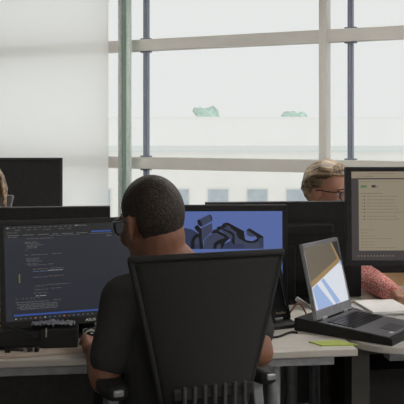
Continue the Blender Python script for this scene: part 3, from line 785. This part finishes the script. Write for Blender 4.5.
# ------------------------------------------------------------------ things on the desks
def flat(name, pts_px, z, th, m, label, cat, group=None, bevel=0):
    pts = []
    for x, y in pts_px:
        d = F*(CZ-z)/(y-HY); pts.append(((x-HX)/F*d, d))
    cx = sum(p[0] for p in pts)/len(pts); cy = sum(p[1] for p in pts)/len(pts)
    o = obj(name, prism(B(), [(x-cx, y-cy) for x, y in pts], 0, th), m, bevel=bevel, loc=(cx, cy, z))
    return tag(o, label, cat, group)
flat('notepad', [(309, 342.3), (322, 346.4), (358, 345.3), (338, 341)], DZ+.0005, .003, mat('lime_green_paper', (.46, .55, .12), .8, vary=.04), 'lime green sheet of notes lying at the right corner of the desk', 'note pad')
# pile of papers behind the open laptop
for k, (dx, dy, rz, c) in enumerate(((0, 0, .25, PAPER), (.015, -.02, .05, PAPER), (-.02, .01, .45, mat('grey_folder', (.45, .46, .48), .6)), (.02, .0, .15, PAPER))):
    o = obj('paper_stack', box(B(), (0, 0, .0045), (.15, .20, .009)), c, loc=(.642+dx*.5, 3.03+dy*.6, DZ+.0005+k*.0095), rotz=rz, bevel=.001)
    tag(o, ['bottom white paper bundle in the pile below the document monitor', 'second white paper bundle from the bottom below the document monitor', 'grey folder between white papers below the document monitor', 'top white paper bundle on the pile below the document monitor'][k], 'papers', 'pile of papers on the right desk')
o = obj('paper_sheet', box(B(), (0, 0, .001), (.36, .13, .002)), PAPER, loc=(.64, 3.20, DZ+.0005), rotz=.15)
tag(o, 'white sheet lying flat behind the lit laptop by the red sleeve', 'paper')
# small beads / snack pieces by the sleeve
bc = [(.50, .20, .08), (.16, .20, .08), (.62, .60, .55), (.48, .16, .06), (.20, .22, .10), (.55, .25, .08)]
for k in range(6):
    p = P(353+k*4.2, 303.4-(k % 2)*1.0, 3.19)
    o = obj('dried_fruit', ell(B(), (0, 0, .010), (.011, .009, .010)), mat('fruit_%d' % k, bc[k], .5), smooth=True, loc=(p.x, 3.17+(k % 2)*.02, DZ+.003))
    tag(o, 'small %s morsel in the row beside the red sleeve, %s' % (['orange', 'green', 'whitish', 'orange', 'green', 'orange'][k], ['leftmost', 'second from the left', 'third from the left', 'third from the right', 'second from the right', 'rightmost'][k]), 'snack', 'morsels on the white sheet')
# orange box behind the sleeve
t = thing('storage_box', 'orange box with a white tag behind the red sleeve', 'box', (.855, 3.66, DZ), .02)
obj('carton', bx(-.13, -.05, 0, .13, .10, .16), mat('orange_card', (1, .70, .40), .7, vary=.04), t, bevel=.003)
obj('tag', bx(.015, -.053, .03, .035, -.0505, .075), PAPER, t)
# white cup-like cables thing behind laptop hinge
o = tube('cable', [P(287, 318, 2.9), P(292, 309, 2.9), P(298, 300, 2.9), P(303, 306, 2.9), P(307, 316, 2.9)], .003, mat('copper_cable', (.42, .16, .08), .5)); tag(o, 'copper-coloured cable looping up behind the lit laptop hinge', 'cable')
o = obj('plug', box(B(), (0, 0, .03), (.05, .012, .016), Matrix.Rotation(.6, 4, 'Y')), PAPER, loc=tuple(P(302, 311, 2.92)), bevel=.003); tag(o, 'small white plug beside the hinge of the lit laptop', 'plug')
def dpt(x, y, z=DZ): d = F*(CZ-z)/(y-HY); return Vector(((x-HX)/F*d, d, z))
pts = [dpt(262, 338), dpt(275, 339.5), dpt(284, 336), dpt(292, 332), dpt(297, 334)]
for q in pts: q.z = DZ+.004
o = tube('cable', pts, .0035, BLACK); tag(o, 'black cable curving over the desk beside the man\'s right elbow', 'cable')

# left part of the desk
flat('paper_sheet', [(-20, 358), (6, 359.3), (72, 354.2), (88, 352), (80, 345.5), (-20, 345.5)], DZ+.0005, .002, KRAFT, 'tan papers spread along the front of the desk at the lower left', 'paper')
flat('notebook', [(-22, 357.2), (14, 357.6), (66, 353.2), (60, 349.6), (-22, 352)], DZ+.003, .003, mat('worn_cream_cover', (.60, .50, .42), .8), 'cream notebook on top of the tan papers', 'notebook')
c = dpt(21, 346.5)
t = thing('docking_station', 'long flat black dock lying on the desk at the left edge', 'dock', (c.x, c.y+.0, DZ+.0065), .12)
obj('case', box(B(), (-.02, .0, .024), (.21, .075, .048)), BLACK, t, bevel=.006); obj('port', box(B(), (.04, -.038, .024), (.03, .003, .006)), BLACKG, t)
c = dpt(67, 343.5)
t = thing('speaker_box', 'black box with glossy top below the code monitor', 'box', (c.x-.018, c.y-.03, DZ+.001), .10)
obj('case', box(B(), (0, 0, .030), (.115, .07, .060)), BLACK, t, bevel=.005)
obj('painted_glint', box(B(), (-.038, -.0355, .05), (.004, .002, .028)), mat('pale_glint', (.45, .43, .40), .5), t)  # upright glint on the case, painted in as a pale strip
# crumpled pale sheet standing in for the glare on the box top
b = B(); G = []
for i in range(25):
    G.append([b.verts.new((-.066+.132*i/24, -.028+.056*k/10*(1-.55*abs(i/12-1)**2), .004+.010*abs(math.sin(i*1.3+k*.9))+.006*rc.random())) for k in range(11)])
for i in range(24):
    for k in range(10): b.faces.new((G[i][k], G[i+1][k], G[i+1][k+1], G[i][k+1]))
o = obj('glare_sheet', b, mat('painted_glare', (.36, .38, .43), .15, spec=.8), smooth=True, loc=(c.x-.036, c.y-.03, DZ+.061), rotz=.1)
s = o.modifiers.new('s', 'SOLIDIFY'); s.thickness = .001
tag(o, 'crumpled pale sheet standing in for the glare on the black box', 'wrapper')
o = obj('paper_roll', chain(B(), [((-.06, 0, .009), .009), ((.03, 0, .009), .009)]), mat('pinkish_white', (.62, .54, .50), .7), smooth=True, loc=(-.535, 2.667, DZ+.0285), rotz=.05)
tag(o, 'pinkish-white rolled paper behind the black dock', 'paper roll')
o = obj('book', box(B(), (0, 0, .014), (.16, .055, .028)), mat('grey_book_cloth', (.10, .095, .09), .8), loc=(-.555, 2.673, DZ+.0005), rotz=.03, bevel=.002)
tag(o, 'dark grey book lying flat behind the black dock', 'book')
p0 = [P(-6, 320, 2.50), P(4, 325, 2.50), P(14, 329, 2.50), P(24, 333, 2.5), P(34, 337, 2.47)]
o = tube('cable', p0, .004, BLACK); tag(o, 'black cable falling across the rolled paper at the left edge', 'cable')
# white pouch with cables by the left hand
o = obj('paper_cup_sleeve', loft(B(), [((0, 0, 0), .030, .018), ((0, 0, .046), .034, .02)]), PAPER, smooth=True, loc=(-.338, 2.625, DZ+.001))
tag(o, 'small white paper sleeve behind the man\'s left hand', 'paper sleeve')
for k in range(4):
    a = [P(84+k*3, 332+k*3, 2.575), P(88, 328+k*4, 2.57), P(94, 327+k*4, 2.57), P(97, 332+k*3, 2.575), P(92, 336, 2.57), P(86+k, 334-k, 2.575)]
    if k < 3: o = tube('cable', a, .0022, BLACK); tag(o, 'thin black cable tangled over the white paper sleeve, '+['highest loop', 'middle loop', 'lowest loop'][k], 'cable', 'tangled cables by the left hand')
# keys and pen on the papers
t = thing('pen', 'dark pen lying on the cream notebook', 'pen', (*dpt(14, 353).xy, DZ+.0105), -.15)
obj('barrel', chain(B(), [((-.05, 0, 0), .004), ((.03, 0, 0), .004)]), BLACK, t, smooth=True); obj('tip', cyl(B(), (.03, 0, 0), (.045, 0, 0), .004, .001), SILVER, t)
for k, (x, y) in enumerate(((8, 354.5), (29, 353.6), (36.5, 353.8))):
    o = obj('binder_clip', prism(B(), [(-.009, -.006), (.009, -.006), (.003, .006), (-.003, .006)], 0, .012), BLACK, loc=(*dpt(x, y).xy, DZ+.0063), bevel=.001, rotz=k*.7)
    tag(o, 'small black clip on the cream notebook, '+['left of the pen', 'just right of the pen', 'rightmost'][k], 'clip', 'black clips on the notebook')
# brown note blocks far left, seen under the monitor edge
for k in range(4):
    o = obj('note_block', box(B(), (0, 0, .009), (.10, .08, .018)), mat('brown_card', (.26, .17, .09), .8), loc=(-.695, 2.72, DZ+.001+k*.0215), rotz=.1*(k % 2), bevel=.001)
    tag(o, 'brown card block at the left edge beside the code monitor, '+['bottom of the stack', 'second from the bottom', 'third from the bottom', 'top of the stack'][k], 'card block', 'stack of brown card blocks')
# under the right desk
t = thing('pedestal_cabinet', 'black rounded cabinet under the right desk', 'cabinet', tuple(DO+DU*.10+DW*.32), DA)
pp = []
for k in range(9): a = PI/2*k/8; pp.append((.27-.08+.08*math.cos(a), .56-.08+.08*math.sin(a)))
b = B(); pf = [(0, .02), (.27, .02)]+pp+[(0, .56)]
f0 = [b.verts.new((x, 0, z)) for x, z in pf]; f1 = [b.verts.new((x, .32, z)) for x, z in pf]; n = len(pf)
b.faces.new(f0); b.faces.new(f1[::-1])
for k in range(n): b.faces.new((f0[k], f0[(k+1) % n], f1[(k+1) % n], f1[k]))
obj('cabinet_body', b, BLACK, t); obj('plinth', bx(.01, .01, 0, .26, .31, .022), BLACK, t)
t = thing('cardboard_box', 'tan cardboard box standing under the right desk', 'box', tuple(DO+DU*.40+DW*.34), DA)
obj('carton', bx(0, 0, 0, .4, .3, .60), mat('cardboard', (.42, .30, .19), .85, vary=.05), t, bevel=.002); obj('tape', bx(.18, -.001, .2, .22, .301, .6012), mat('tape', (.40, .30, .18), .4), t)

# ------------------------------------------------------------------ daylight, camera
sun = bpy.data.lights.new('Sun', 'SUN'); sun.energy = .12; sun.angle = .02; sun.color = (1, .97, .92)
so_ = bpy.data.objects.new('Sun', sun); COL.objects.link(so_); so_.rotation_euler = (math.radians(50), 0, math.radians(-12))
w = bpy.data.worlds.new('World'); scene.world = w; w.use_nodes = True
bg = w.node_tree.nodes['Background']; bg.inputs['Color'].default_value = (.82, .826, .82, 1); bg.inputs['Strength'].default_value = 1.0
cam = bpy.data.cameras.new('Camera'); co = bpy.data.objects.new('Camera', cam); COL.objects.link(co)
co.location = (0, 0, CZ); co.rotation_euler = (PI/2, 0, 0)
cam.sensor_width = 36; cam.sensor_fit = 'HORIZONTAL'; cam.lens = F/404*36; cam.shift_y = -(202-HY)/404; cam.clip_end = 300; cam.clip_start = .05
scene.camera = co
vs = scene.view_settings; vs.view_transform = 'Standard'; vs.look = 'None'; vs.exposure = 0; vs.gamma = 1; vs.use_curve_mapping = False
